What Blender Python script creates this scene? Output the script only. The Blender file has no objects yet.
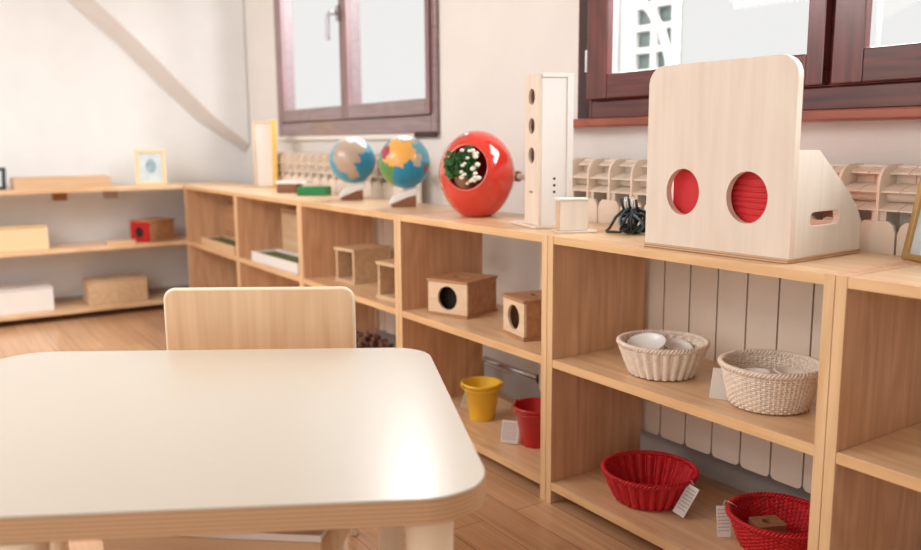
import bpy, bmesh, math, random
from mathutils import Vector, Matrix
random.seed(7)
C = bpy.context.scene.collection
PI = math.pi
V = Vector

# ------------------------------------------------------------------ materials
def new_mat(name):
    m = bpy.data.materials.new(name); m.use_nodes = True
    nt = m.node_tree
    return m, nt, nt.nodes['Principled BSDF']

def lin(c):
    f = lambda v: v / 12.92 if v <= .04045 else ((v + .055) / 1.055) ** 2.4
    return tuple(f(v / 255.) for v in c) + (1.,)

def plain(name, c, rough=.5, metal=0., coat=0., spec=.5, noise=.0, nscale=20, bump=0., coatr=.05):
    m, nt, b = new_mat(name)
    b.inputs['Roughness'].default_value = rough
    b.inputs['Metallic'].default_value = metal
    b.inputs['Coat Weight'].default_value = coat; b.inputs['Coat Roughness'].default_value = coatr
    b.inputs['Specular IOR Level'].default_value = spec
    tc = nt.nodes.new('ShaderNodeTexCoord'); n = nt.nodes.new('ShaderNodeTexNoise')
    n.inputs['Scale'].default_value = nscale; n.inputs['Detail'].default_value = 4
    nt.links.new(tc.outputs['Object'], n.inputs['Vector'])
    r = nt.nodes.new('ShaderNodeValToRGB')
    L = lin(c)
    r.color_ramp.elements[0].position = .3; r.color_ramp.elements[1].position = .7
    r.color_ramp.elements[0].color = tuple(v * (1 - noise) for v in L[:3]) + (1,)
    r.color_ramp.elements[1].color = tuple(min(1, v * (1 + noise)) for v in L[:3]) + (1,)
    nt.links.new(n.outputs['Fac'], r.inputs['Fac']); nt.links.new(r.outputs['Color'], b.inputs['Base Color'])
    if bump:
        bp = nt.nodes.new('ShaderNodeBump'); bp.inputs['Strength'].default_value = bump; bp.inputs['Distance'].default_value = .002
        nt.links.new(n.outputs['Fac'], bp.inputs['Height']); nt.links.new(bp.outputs['Normal'], b.inputs['Normal'])
    return m

def wood(name, light, dark, axis='X', rough=.45, scale=1., contrast=1., coat=0.):
    """fine streaked grain running along one axis, with a few cathedral figures"""
    m, nt, b = new_mat(name)
    b.inputs['Roughness'].default_value = rough
    b.inputs['Coat Weight'].default_value = coat
    b.inputs['Coat Roughness'].default_value = .2
    N = nt.nodes.new; Lk = nt.links.new
    tc = N('ShaderNodeTexCoord'); oi = N('ShaderNodeObjectInfo')
    add = N('ShaderNodeVectorMath'); add.operation = 'ADD'
    mul = N('ShaderNodeVectorMath'); mul.operation = 'SCALE'; mul.inputs[0].default_value = (3.1, 5.3, 2.7)
    Lk(oi.outputs['Random'], mul.inputs['Scale'])
    Lk(tc.outputs['Object'], add.inputs[0]); Lk(mul.outputs[0], add.inputs[1])
    k = 'XYZ'.index(axis)
    def mapped(along, across):
        mp = N('ShaderNodeMapping'); s = [across * scale] * 3; s[k] = along * scale
        mp.inputs['Scale'].default_value = s; Lk(add.outputs[0], mp.inputs['Vector']); return mp
    m1 = mapped(2.2, 60); n1 = N('ShaderNodeTexNoise'); n1.inputs['Scale'].default_value = 1.; n1.inputs['Detail'].default_value = 5; n1.inputs['Roughness'].default_value = .6
    Lk(m1.outputs[0], n1.inputs['Vector'])
    m2 = mapped(1.1, 5.5); n2 = N('ShaderNodeTexNoise'); n2.inputs['Scale'].default_value = 1.; n2.inputs['Detail'].default_value = 2
    Lk(m2.outputs[0], n2.inputs['Vector'])
    # rings: sin of the slow field
    mm = N('ShaderNodeMath'); mm.operation = 'MULTIPLY'; mm.inputs[1].default_value = 55; Lk(n2.outputs['Fac'], mm.inputs[0])
    sn = N('ShaderNodeMath'); sn.operation = 'SINE'; Lk(mm.outputs[0], sn.inputs[0])
    ma = N('ShaderNodeMath'); ma.operation = 'MULTIPLY_ADD'; ma.inputs[1].default_value = .10; ma.inputs[2].default_value = 0
    Lk(sn.outputs[0], ma.inputs[0])
    s2 = N('ShaderNodeMath'); s2.operation = 'ADD'; Lk(ma.outputs[0], s2.inputs[0]); Lk(n1.outputs['Fac'], s2.inputs[1])
    s3 = N('ShaderNodeMath'); s3.operation = 'MULTIPLY_ADD'; s3.inputs[1].default_value = .5; Lk(n2.outputs['Fac'], s3.inputs[0]); Lk(s2.outputs[0], s3.inputs[2])
    r = N('ShaderNodeValToRGB'); e = r.color_ramp.elements
    mid = .75; w = .27 / contrast
    e[0].position = mid - w; e[1].position = mid + w
    e[0].color = lin(dark); e[1].color = lin(light)
    Lk(s3.outputs[0], r.inputs['Fac']); Lk(r.outputs['Color'], b.inputs['Base Color'])
    return m

M = {}
W_L, W_D = (238, 205, 166), (216, 174, 132)
for a in 'XYZ':
    M['beech' + a] = wood('beech_wood_' + a, W_L, W_D, a, .38, coat=.25)
S_L, S_D = (230, 188, 150), (202, 154, 118)
M['side'] = wood('side_panel_wood', S_L, S_D, 'Z', .42)
M['edge'] = wood('edge_wood', (238, 202, 158), (220, 178, 130), 'Z', .4, contrast=.8)
M['edgeX'] = wood('edge_wood_x', (238, 198, 150), (218, 172, 122), 'X', .4, contrast=.8)
M['ply'] = wood('birch_plywood', (234, 220, 206), (222, 205, 188), 'Z', .5, contrast=.7)
M['plywhite'] = wood('pale_plywood', (240, 232, 222), (228, 218, 206), 'Z', .5, contrast=.7)
M['boxwood'] = wood('box_wood', (222, 192, 158), (200, 164, 126), 'X', .5, contrast=.8)
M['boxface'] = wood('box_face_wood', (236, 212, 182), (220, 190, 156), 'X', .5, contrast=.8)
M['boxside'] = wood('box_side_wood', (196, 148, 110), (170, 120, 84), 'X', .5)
M['chair'] = wood('chair_veneer', (242, 208, 170), (226, 186, 144), 'Z', .4, scale=.7, coat=.2)
M['chair_edge'] = plain('chair_edge', (244, 226, 200), .4)
M['window'] = wood('mahogany', (112, 50, 44), (70, 27, 26), 'X', .26, contrast=1., coat=.5)
M['windowZ'] = wood('mahogany_upright', (112, 50, 44), (70, 27, 26), 'Z', .26, contrast=1., coat=.5)
M['windowdark'] = plain('dark_rebate', (58, 36, 38), .6)
M['oldwin'] = wood('hazed_mahogany', (148, 126, 128), (120, 98, 102), 'X', .3, contrast=.8, coat=.6)  # wood colour lightened to imitate glossy haze on the far window
M['hazewinZ'] = wood('hazed_mahogany_upright', (148, 112, 114), (112, 80, 84), 'Z', .3, contrast=.8, coat=.5)  # same reflected haze put into the colour of the uprights
M['sill'] = wood('sill_wood', (168, 92, 66), (128, 62, 46), 'X', .3, coat=.4)
M['wall'] = plain('white_plaster', (236, 239, 241), .85, noise=.02, nscale=6, bump=.05)
M['wallwin'] = plain('warm_plaster', (230, 227, 224), .85, noise=.02, nscale=6, bump=.05)
M['ceiling'] = plain('ceiling_paint', (232, 228, 222), .9)
M['radiator'] = plain('radiator_enamel', (243, 228, 212), .32, coat=.3, noise=.01)
M['radpanel'] = plain('radiator_panel_enamel', (222, 206, 192), .38, coat=.2, noise=.01)
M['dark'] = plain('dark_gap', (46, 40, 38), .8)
M['grey'] = plain('grey_tile', (186, 176, 170), .5, noise=.04)
M['white'] = plain('white_gloss', (240, 238, 236), .3, coat=.3)
M['cream'] = plain('cream_laminate', (202, 195, 182), .34, coat=.8, coatr=.22)
M['paper'] = plain('paper', (232, 226, 222), .8)
M['ink'] = plain('grey_print', (150, 146, 146), .8)
M['red'] = plain('red_felt', (206, 34, 40), .6, noise=.1, nscale=8)
M['redgloss'] = plain('red_glazed', (212, 50, 34), .12, coat=1.)
M['reddark'] = plain('red_inside', (120, 24, 22), .4)
M['redwick'] = plain('red_wicker', (200, 22, 34), .45, noise=.18, nscale=60)
M['whitewick'] = plain('whitewashed_wicker', (238, 222, 206), .6, noise=.08, nscale=60)
M['yellow'] = plain('yellow_metal', (252, 206, 56), .35, coat=.3)
M['redmetal'] = plain('red_metal', (196, 26, 34), .35, coat=.3)
M['brown'] = wood('brown_block', (150, 98, 70), (120, 74, 50), 'X', .5)
M['bark'] = plain('brown_stuff', (120, 84, 68), .8, noise=.5, nscale=40, bump=.6)
M['green'] = plain('green_cover', (18, 128, 70), .5, noise=.1)
M['greenpale'] = plain('dull_green', (92, 112, 70), .6, noise=.1)
M['leaf'] = plain('leaf', (44, 96, 42), .5, noise=.35, nscale=30)
M['flower'] = plain('white_petal', (244, 238, 226), .6)
M['gold'] = plain('gold_frame', (196, 160, 104), .32, metal=.55)
M['yellowframe'] = plain('yellow_frame', (240, 200, 110), .45)
M['paleframe'] = plain('pale_wood_frame', (238, 214, 172), .5)
M['black'] = plain('black_plastic', (24, 26, 30), .4)
M['teal'] = plain('teal_cable', (60, 92, 100), .4)
M['clear'] = plain('silver_plug', (190, 196, 196), .25, metal=.6)
M['steel'] = plain('steel', (180, 180, 182), .25, metal=.9)
M['picture'] = plain('pale_blue_print', (206, 220, 226), .6, noise=.1, nscale=18)
M['picspot'] = plain('blue_grey_drawing', (150, 176, 188), .7, noise=.3, nscale=30)
M['lace'] = plain('outside_white', (214, 214, 212), .8)
M['slate'] = plain('outside_grey_green', (118, 132, 130), .7, noise=.1, nscale=8)
M['brownwood'] = wood('small_block_wood', (170, 120, 86), (146, 98, 68), 'X', .5)

def glass_mat():
    m, nt, b = new_mat('window_glass')
    nt.nodes.remove(b)
    t = nt.nodes.new('ShaderNodeBsdfTransparent'); g = nt.nodes.new('ShaderNodeBsdfGlossy')
    g.inputs['Roughness'].default_value = .02
    t.inputs['Color'].default_value = (.97, .98, .98, 1)
    mx = nt.nodes.new('ShaderNodeMixShader'); mx.inputs[0].default_value = .015
    nt.links.new(t.outputs[0], mx.inputs[1]); nt.links.new(g.outputs[0], mx.inputs[2])
    nt.links.new(mx.outputs[0], nt.nodes['Material Output'].inputs[0])
    return m
M['glass'] = glass_mat()

def table_edge_mat():
    """plywood layers stacked in z"""
    m, nt, b = new_mat('plywood_layers')
    b.inputs['Roughness'].default_value = .5
    N = nt.nodes.new; Lk = nt.links.new
    tc = N('ShaderNodeTexCoord'); sp = N('ShaderNodeSeparateXYZ'); Lk(tc.outputs['Object'], sp.inputs[0])
    mu = N('ShaderNodeMath'); mu.operation = 'MULTIPLY'; mu.inputs[1].default_value = 900; Lk(sp.outputs['Z'], mu.inputs[0])
    sn = N('ShaderNodeMath'); sn.operation = 'SINE'; Lk(mu.outputs[0], sn.inputs[0])
    r = N('ShaderNodeValToRGB'); r.color_ramp.elements[0].position = 0; r.color_ramp.elements[1].position = 1
    mr = N('ShaderNodeMapRange'); mr.inputs['From Min'].default_value = -1; Lk(sn.outputs[0], mr.inputs['Value'])
    r.color_ramp.elements[0].color = lin((176, 134, 98)); r.color_ramp.elements[1].color = lin((216, 180, 142))
    Lk(mr.outputs['Result'], r.inputs['Fac']); Lk(r.outputs['Color'], b.inputs['Base Color'])
    return m
M['beam'] = plain('beam_underside_shade', (220, 216, 213), .85, noise=.02, nscale=6)  # wall plaster darkened to paint in the shade under the sloping beam
M['plyedge'] = table_edge_mat()

def floor_mat():
    m, nt, b = new_mat('laminate_planks')
    b.inputs['Roughness'].default_value = .3
    b.inputs['Coat Weight'].default_value = .2
    N = nt.nodes.new; Lk = nt.links.new
    tc = N('ShaderNodeTexCoord')
    br = N('ShaderNodeTexBrick'); br.inputs['Scale'].default_value = 1.; br.inputs['Mortar Size'].default_value = .0012
    br.inputs['Brick Width'].default_value = 1.4; br.inputs['Row Height'].default_value = .115
    br.inputs['Color1'].default_value = lin((222, 182, 146)); br.inputs['Color2'].default_value = lin((210, 168, 132)); br.inputs['Mortar'].default_value = lin((140, 98, 70))
    Lk(tc.outputs['Object'], br.inputs['Vector'])
    mp = N('ShaderNodeMapping'); mp.inputs['Scale'].default_value = (2, 60, 1); Lk(tc.outputs['Object'], mp.inputs['Vector'])
    n = N('ShaderNodeTexNoise'); n.inputs['Scale'].default_value = 1; n.inputs['Detail'].default_value = 6; Lk(mp.outputs[0], n.inputs['Vector'])
    r = N('ShaderNodeValToRGB'); r.color_ramp.elements[0].position = .3; r.color_ramp.elements[1].position = .7
    r.color_ramp.elements[0].color = (.78, .74, .7, 1); r.color_ramp.elements[1].color = (1.08, 1.05, 1.02, 1)
    Lk(n.outputs['Fac'], r.inputs['Fac'])
    mx = N('ShaderNodeMix'); mx.data_type = 'RGBA'; mx.blend_type = 'MULTIPLY'; mx.inputs[0].default_value = 1
    Lk(br.outputs['Color'], mx.inputs[6]); Lk(r.outputs['Color'], mx.inputs[7]); Lk(mx.outputs[2], b.inputs['Base Color'])
    return m
M['floor'] = floor_mat()

def attr_mat(name, rough):
    m, nt, b = new_mat(name)
    b.inputs['Roughness'].default_value = rough; b.inputs['Coat Weight'].default_value = .3
    a = nt.nodes.new('ShaderNodeVertexColor'); a.layer_name = 'Col'
    nt.links.new(a.outputs['Color'], b.inputs['Base Color'])
    return m
M['globe'] = attr_mat('painted_globe', .3)

# ------------------------------------------------------------------ mesh helpers
class MB:
    def __init__(s): s.bm = bmesh.new()
    def _xf(s, vs, mat):
        if mat is not None:
            for v in vs: v.co = mat @ v.co
    def box(s, x0, x1, y0, y1, z0, z1, mat=None):
        c = [(x, y, z) for z in (z0, z1) for y in (y0, y1) for x in (x0, x1)]
        v = [s.bm.verts.new(p) for p in c]
        for f in ((0, 2, 3, 1), (4, 5, 7, 6), (0, 1, 5, 4), (2, 6, 7, 3), (0, 4, 6, 2), (1, 3, 7, 5)):
            s.bm.faces.new([v[i] for i in f])
        s._xf(v, mat); return s
    def prism(s, pts, h0, h1, axis='Z', mat=None, holes=()):
        """pts: 2D outline; extruded along axis. holes: list of 2D loops (same winding not required)"""
        def P(a, b, h):
            return {'Z': (a, b, h), 'Y': (a, h, b), 'X': (h, a, b)}[axis]
        allv = []
        if not holes:
            lo = [s.bm.verts.new(P(a, b, h0)) for a, b in pts]; hi = [s.bm.verts.new(P(a, b, h1)) for a, b in pts]
            allv = lo + hi; n = len(pts)
            s.bm.faces.new(lo[::-1]); s.bm.faces.new(hi)
            for i in range(n): s.bm.faces.new((lo[i], lo[(i + 1) % n], hi[(i + 1) % n], hi[i]))
        else:
            t = bmesh.new()
            loops = [pts] + list(holes); edges = []
            for L in loops:
                vs = [t.verts.new(P(a, b, h0)) for a, b in L]
                edges += [t.edges.new((vs[i], vs[(i + 1) % len(vs)])) for i in range(len(vs))]
            r = bmesh.ops.triangle_fill(t, edges=edges, use_beauty=True)
            fs = [g for g in r['geom'] if isinstance(g, bmesh.types.BMFace)]
            e = bmesh.ops.extrude_face_region(t, geom=fs, use_keep_orig=True)
            d = V(P(0, 0, h1)) - V(P(0, 0, h0))
            for g in e['geom']:
                if isinstance(g, bmesh.types.BMVert): g.co += d
            me = bpy.data.meshes.new('t'); t.to_mesh(me); t.free()
            k = len(s.bm.verts); s.bm.from_mesh(me); bpy.data.meshes.remove(me)
            s.bm.verts.ensure_lookup_table(); allv = s.bm.verts[k:]
        s._xf(allv, mat); return s
    def tube(s, pts, r, n=8, closed=False, rads=None):
        pts = [V(p) for p in pts]; m = len(pts); rings = []
        up = V((0, 0, 1)); prev = None
        for i, p in enumerate(pts):
            a = pts[(i - 1) % m] if (closed or i > 0) else p
            b = pts[(i + 1) % m] if (closed or i < m - 1) else p
            t = (b - a).normalized()
            if prev is None:
                x = t.cross(up)
                if x.length < .05: x = t.cross(V((1, 0, 0)))
            else: x = prev - t * prev.dot(t)
            x.normalize(); prev = x; y = t.cross(x)
            rr = rads[i] if rads else r
            rings.append([s.bm.verts.new(p + (x * math.cos(2 * PI * k / n) + y * math.sin(2 * PI * k / n)) * rr) for k in range(n)])
        for i in range(m if closed else m - 1):
            A, B = rings[i], rings[(i + 1) % m]
            for k in range(n):
                s.bm.faces.new((A[k], A[(k + 1) % n], B[(k + 1) % n], B[k]))
        if not closed:
            s.bm.faces.new(rings[0][::-1]); s.bm.faces.new(rings[-1])
        return s
    def lathe(s, prof, n=48, mat=None, cap0=True, cap1=True):
        rings = []; vs = []
        for r, z in prof:
            R = [s.bm.verts.new((r * math.cos(2 * PI * k / n), r * math.sin(2 * PI * k / n), z)) for k in range(n)]
            rings.append(R); vs += R
        for A, B in zip(rings, rings[1:]):
            for k in range(n): s.bm.faces.new((A[k], A[(k + 1) % n], B[(k + 1) % n], B[k]))
        if cap0: s.bm.faces.new(rings[0][::-1])
        if cap1: s.bm.faces.new(rings[-1])
        s._xf(vs, mat); return s
    def ball(s, c, r, sc=(1, 1, 1), u=12, v=8):
        m = Matrix.Translation(c) @ Matrix.Diagonal((r * sc[0], r * sc[1], r * sc[2], 1))
        bmesh.ops.create_uvsphere(s.bm, u_segments=u, v_segments=v, radius=1, matrix=m); return s
    def obj(s, name, mat, parent=None, bevel=0, smooth=False, seg=2):
        bmesh.ops.recalc_face_normals(s.bm, faces=s.bm.faces)
        me = bpy.data.meshes.new(name); s.bm.to_mesh(me); s.bm.free()
        o = bpy.data.objects.new(name, me); C.objects.link(o)
        for m_ in (mat if isinstance(mat, (list, tuple)) else [mat]): me.materials.append(M[m_] if isinstance(m_, str) else m_)
        if smooth:
            for p in me.polygons: p.use_smooth = True
        if bevel:
            b = o.modifiers.new('bevel', 'BEVEL'); b.width = bevel; b.segments = seg; b.limit_method = 'ANGLE'; b.angle_limit = math.radians(40)
        if parent: o.parent = parent
        return o

def rounded(x0, x1, y0, y1, r, n=8):
    """rounded rectangle; r a number or 4 radii (x0y0, x1y0, x1y1, x0y1)"""
    if not isinstance(r, (list, tuple)): r = [r] * 4
    out = []
    for (cx, cy, sx, sy, a0, rr) in ((x0, y0, 1, 1, PI, r[0]), (x1, y0, -1, 1, 1.5 * PI, r[1]), (x1, y1, -1, -1, 0, r[2]), (x0, y1, 1, -1, .5 * PI, r[3])):
        if rr <= 0: out.append((cx, cy)); continue
        for i in range(n + 1):
            a = a0 + .5 * PI * i / n
            out.append((cx + sx * rr + rr * math.cos(a), cy + sy * rr + rr * math.sin(a)))
    return out

def round_poly(P, R, n=10):
    out = []
    m = len(P)
    for i in range(m):
        p = V(P[i]); a = (V(P[i - 1]) - p).normalized(); b = (V(P[(i + 1) % m]) - p).normalized()
        ang = a.angle(b); d = R / math.tan(ang / 2)
        c = p + (a + b).normalized() * (R / math.sin(ang / 2))
        s0 = p + a * d - c; s1 = p + b * d - c
        a0 = math.atan2(s0.y, s0.x); a1 = math.atan2(s1.y, s1.x)
        da = (a1 - a0 + PI) % (2 * PI) - PI
        for k in range(n + 1):
            t = a0 + da * k / n; out.append((c.x + R * math.cos(t), c.y + R * math.sin(t)))
    return out

def circle(cx, cy, r, n=48): return [(cx + r * math.cos(2 * PI * k / n), cy + r * math.sin(2 * PI * k / n)) for k in range(n)]

def tag(o, label, cat, group=None):
    o['label'] = label; o['category'] = cat
    if group: o['group'] = group
    return o
def thing(name, label, cat, loc=(0, 0, 0), rot=(0, 0, 0), group=None):
    o = bpy.data.objects.new(name, None); C.objects.link(o)
    o.empty_display_size = .05; o.location = loc; o.rotation_euler = rot
    return tag(o, label, cat, group)
def struct(o): o['kind'] = 'structure'; return o

TOP, MID, LOW, TH = .80, .4404, .0667, .024
DEP = .368
WY = .55          # window wall
WX = -4.02        # left wall
CEIL = 2.75
# ------------------------------------------------------------------ camera
f_px, yaw, pitch, roll = 839.3686, math.radians(56.321), math.radians(9.11), math.radians(-.4321)
d = V((-math.sin(yaw) * math.cos(pitch), math.cos(yaw) * math.cos(pitch), -math.sin(pitch)))
r = V((math.cos(yaw), math.sin(yaw), 0)); u = r.cross(d)
r2 = math.cos(roll) * r + math.sin(roll) * u; u2 = -math.sin(roll) * r + math.cos(roll) * u
cam = bpy.data.objects.new('camera', bpy.data.cameras.new('camera')); C.objects.link(cam)
CAM = V((1.8353, -1.5229, 1.0669))
mw = Matrix((r2, u2, -d)).transposed().to_4x4(); mw.translation = CAM
cam.matrix_world = mw
cam.data.sensor_width = 36; cam.data.lens = f_px * 36 / 921
cam.data.clip_start = .05
cam.data.dof.use_dof = True; cam.data.dof.focus_distance = 2.05; cam.data.dof.aperture_fstop = 2.1
bpy.context.scene.camera = cam

# ------------------------------------------------------------------ room
FX1, FY0 = 3.2, -4.0
o = struct(MB().box(WX - .1, FX1, FY0, WY + .1, -.05, 0).obj('floor', 'floor'))
o = struct(MB().box(WX - .1, FX1, FY0, WY + .1, CEIL, CEIL + .05).obj('ceiling', 'ceiling'))
o = struct(MB().box(WX - .1, WX, FY0, WY + .1, 0, CEIL).obj('wall_left', 'wall'))
W1 = (-3.33, -1.43, 1.10, 2.35); W2 = (-.50, 1.46, 1.115, 2.35)
struct(MB().box(FX1, FX1 + .1, FY0, WY + .1, 0, CEIL).obj('wall_right', 'wall'))
b = MB()
for x0, x1 in ((WX - .1, W1[0]), (W1[1], W2[0]), (W2[1], FX1)): b.box(x0, x1, WY, WY + .10, 0, CEIL)
for w in (W1, W2):
    b.box(w[0], w[1], WY, WY + .10, 0, w[2]); b.box(w[0], w[1], WY, WY + .10, w[3], CEIL)
struct(b.obj('wall_back', 'wallwin'))
b = MB().box(WX + .02, FX1, WY - .014, WY - .0005, .0, .1); struct(b.obj('baseboard_back', 'grey', bevel=.003))
b = MB().box(WX + .0005, WX + .014, FY0, WY - .02, .0, .09); struct(b.obj('baseboard_left', 'grey', bevel=.003))
# sloping box beam on the left wall
b = MB()
bk = [(-1.44, CEIL), (-.552, 1.945), (-.275, 1.701), (-.03, 1.452), (.214, 1.215), (WY - .002, .99), (WY - .002, CEIL)]
ft = [(-1.22, CEIL), (-.401, 1.941), (-.143, 1.697), (.106, 1.44), (.30, 1.245), (WY - .002, 1.045), (WY - .002, CEIL)]
A_ = [b.bm.verts.new((WX + .0005, y, z)) for y, z in bk]; B_ = [b.bm.verts.new((-3.90, y, z)) for y, z in ft]
b.bm.faces.new(A_[::-1]); b.bm.faces.new(B_)
for i in range(7): b.bm.faces.new((A_[i], A_[(i + 1) % 7], B_[(i + 1) % 7], B_[i]))
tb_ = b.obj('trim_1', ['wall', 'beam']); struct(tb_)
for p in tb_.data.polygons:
    if abs(p.normal.x) < .9 and p.normal.z < -.3: p.material_index = 1  # downward faces take the painted shade tone
bv = tb_.modifiers.new('bevel', 'BEVEL'); bv.width = .012; bv.segments = 4

# ------------------------------------------------------------------ windows
def sash(w, x0, x1, z0, z1, fw, y0, y1, mx, mz, rail, handle=None, name='sash'):
    """fw: (left, right) stile widths; rail: bottom rail height"""
    s = MB()
    s.box(x0 + fw[0], x1 - fw[1], y0, y1, z0, z0 + rail); s.box(x0 + fw[0], x1 - fw[1], y0, y1, z1 - .08, z1)
    o = s.obj(name, mx, w, bevel=.004)
    p = MB(); p.box(x0, x0 + fw[0], y0 - .0005, y1, z0, z1); p.box(x1 - fw[1], x1, y0 - .0005, y1, z0, z1); p.obj('stile', mz, o, bevel=.004)
    # glazing bead, then the pane
    g = MB()
    gx0, gx1, gz0, gz1 = x0 + fw[0], x1 - fw[1], z0 + rail, z1 - .08
    g.box(gx0 - .004, gx1 + .004, y0 + .018, y0 + .023, gz0 - .004, gz1 + .004); g.obj('pane', 'glass', o)
    return o
w1 = thing('window_1', 'brown two-sash wooden window above the far radiator', 'window'); w1['kind'] = 'structure'
b = MB(); x0, x1, z0, z1 = W1
b.box(x0, x0 + .06, WY - .02, WY + .08, z0, z1); b.box(x1 - .05, x1, WY - .02, WY + .08, z0, z1)
b.box(x0 + .06, x1 - .05, WY - .02, WY + .08, z0, 1.182); b.box(x0 + .06, x1 - .05, WY - .02, WY + .08, z1 - .06, z1); b.box(x0 + .06, x1 - .05, WY + .0005, WY + .07, 1.1825, 1.225); b.box(-2.40, -2.33, WY + .0005, WY + .07, 1.225, z1 - .06)
b.obj('window_frame', 'oldwin', w1, bevel=.005)
sash(w1, -3.29, -2.365, 1.186, 2.30, (.088, .026), WY - .03, WY - .001, 'oldwin', 'hazewinZ', .073)
sash(w1, -2.357, -1.470, 1.186, 2.30, (.058, .034), WY - .034, WY - .001, 'oldwin', 'hazewinZ', .073)
h = MB(); h.box(-2.392, -2.362, WY - .046, WY - .0345, 1.70, 1.78)
h.tube([(-2.377, WY - .04, 1.74), (-2.377, WY - .085, 1.74), (-2.385, WY - .095, 1.72), (-2.39, WY - .095, 1.60)], .012, 8)
h.obj('handle', 'steel', w1, smooth=False, bevel=.002)
MB().box(-1.62, -1.43, WY - .028, WY - .019, 1.082, 1.108).obj('latch_plate', 'windowdark', w1, bevel=.003)
MB().box(-3.35, -1.62, WY - .03, WY - .001, 1.075, 1.10).obj('window_sill', 'wallwin', w1, bevel=.004)

w2 = thing('window_2', 'dark mahogany two-sash window above the near radiator', 'window'); w2['kind'] = 'structure'
b = MB(); x0, x1, z0, z1 = W2
b.box(x0, x0 + .075, WY - .005, WY + .08, z0 + .024, z1)
b.box(x1 - .075, x1, WY - .005, WY + .08, z0 + .024, z1)
b.box(x0 + .075, x1 - .075, WY - .005, WY + .08, z0 + .024, 1.2); b.box(x0 + .075, x1 - .075, WY - .005, WY + .08, z1 - .06, z1)
b.box(x0 + .075, x1 - .075, WY + .0005, WY + .07, 1.2005, 1.245); b.box(.46, .53, WY + .0005, WY + .07, 1.245, z1 - .06)
b.obj('window_frame', 'window', w2, bevel=.004)
MB().box(x0 + .012, x0 + .060, WY - .007, WY - .004, z0 + .03, z1 - .07).obj('rebate', 'windowdark', w2)
sash(w2, -.425, .488, 1.204, 2.29, (.100, .052), WY - .03, WY - .001, 'window', 'windowZ', .084)
sash(w2, .512, 1.40, 1.204, 2.29, (.085, .09), WY - .03, WY - .001, 'window', 'windowZ', .084)
for z in (1.30, 2.0):
    MB().tube([(-.437, WY - .016, z), (-.437, WY - .016, z + .075)], .009, 10).obj('hinge', 'steel', w2)
MB().box(-.53, 1.50, WY - .075, WY + .0, 1.108, 1.1385).obj('window_sill', 'sill', w2, bevel=.006)

# outside: white lattice of a neighbouring front, a sloping rail, a pole
lt = thing('lattice_front', 'white lattice wall with grey square openings seen through near window', 'lattice', (-1.40, 1.9, 0))
b = MB(); pa = MB()
LX0, LX1 = -.15, .15
b.box(-.33, -.27, -.06, 0, 0, 2.6); b.box(-.24, -.16, -.03, 0, 0, 2.6)
for k in range(3):
    x = LX0 + k * .145 - .01; b.box(x - .019, x + .019, -.02, .01, 0, 2.6)
for k in range(22):
    z = .03 + k * .116; b.box(LX0 - .01, LX1 + .0, -.019, .011, z - .016, z + .016)
b.obj('grid', 'lace', lt)
pa.box(LX0 - .01, LX1 - .01, .02, .03, 0, 2.6).obj('backing', 'slate', lt)
b = MB().tube([(-1.60, 1.80, 1.98), (-1.50, 1.80, 1.84), (-1.37, 1.80, 1.73), (-1.28, 1.80, 1.62), (-1.225, 1.80, 1.47), (-1.19, 1.80, 1.2), (-1.17, 1.8, .0)], .022, 10)
tag(b.obj('downpipe', 'lace', smooth=True), 'white bent pipe crossing the lattice outside the near window', 'pipe')
b = MB().tube([(-.12, 1.8, 0), (-.12, 1.8, 2.6)], .008, 8)
b2 = b.obj('pole', 'grey', smooth=True); tag(b2, 'thin grey pole outside the right sash of the near window', 'pole')

# ------------------------------------------------------------------ radiators
def rad_section_mesh():
    """local: x centred, y=0 front plane, z absolute"""
    b = MB()
    w = .0475
    # front plate: rounded bottom corners, shoulders curving in to the rib
    pts = [(-w, .175)]
    for i in range(7):
        a = PI + .5 * PI * i / 6; pts.append((-w + .014 + .014 * math.cos(a), .158 + .014 * math.sin(a)))
    for i in range(7):
        a = 1.5 * PI + .5 * PI * i / 6; pts.append((w - .014 + .014 * math.cos(a), .158 + .014 * math.sin(a)))
    pts += [(w, .845), (w - .006, .862), (w - .018, .872), (-w + .018, .872), (-w + .006, .862), (-w, .845)]
    b.prism(pts[1:], 0, .010, 'Y')
    # water way behind
    b.box(-.018, .018, .0105, .085, .165, .90)
    # rib with rounded nose above the plate
    rib = [(.0, .8725)] + [(.0 + .045 * (1 - math.cos(t)), .958 + .045 * math.sin(t)) for t in [i * PI / 16 for i in range(9)]] + [(.095, 1.003), (.095, .8725)]
    b.prism(rib, -.0035, .0035, 'X')
    # curved louvres, three levels
    for z, y0, dd in ((1.0, .040, .055), (.958, .006, .06), (.915, .003, .06)):
        for s in (-1, 1):
            prof = []
            xa, xb = (s * .0036, s * .0492)
            xs = sorted((xa, xb))
            n = 5
            top = [(y0 + dd * (i / n), z - .0 + .016 * math.sin(.5 * PI * i / n) - .016) for i in range(n + 1)]
            poly = top + [(y, zz - .004) for y, zz in top[::-1]]
            b.prism(poly, xs[0], xs[1], 'X')
    # side webs joining neighbours
    b.box(-.0495, .0495, .070, .094, .80, 1.0)
    bmesh.ops.recalc_face_normals(b.bm, faces=b.bm.faces)
    me = bpy.data.meshes.new('section'); b.bm.to_mesh(me); b.bm.free()
    me.materials.append(M['radiator']); return me
sec = rad_section_mesh()
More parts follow.
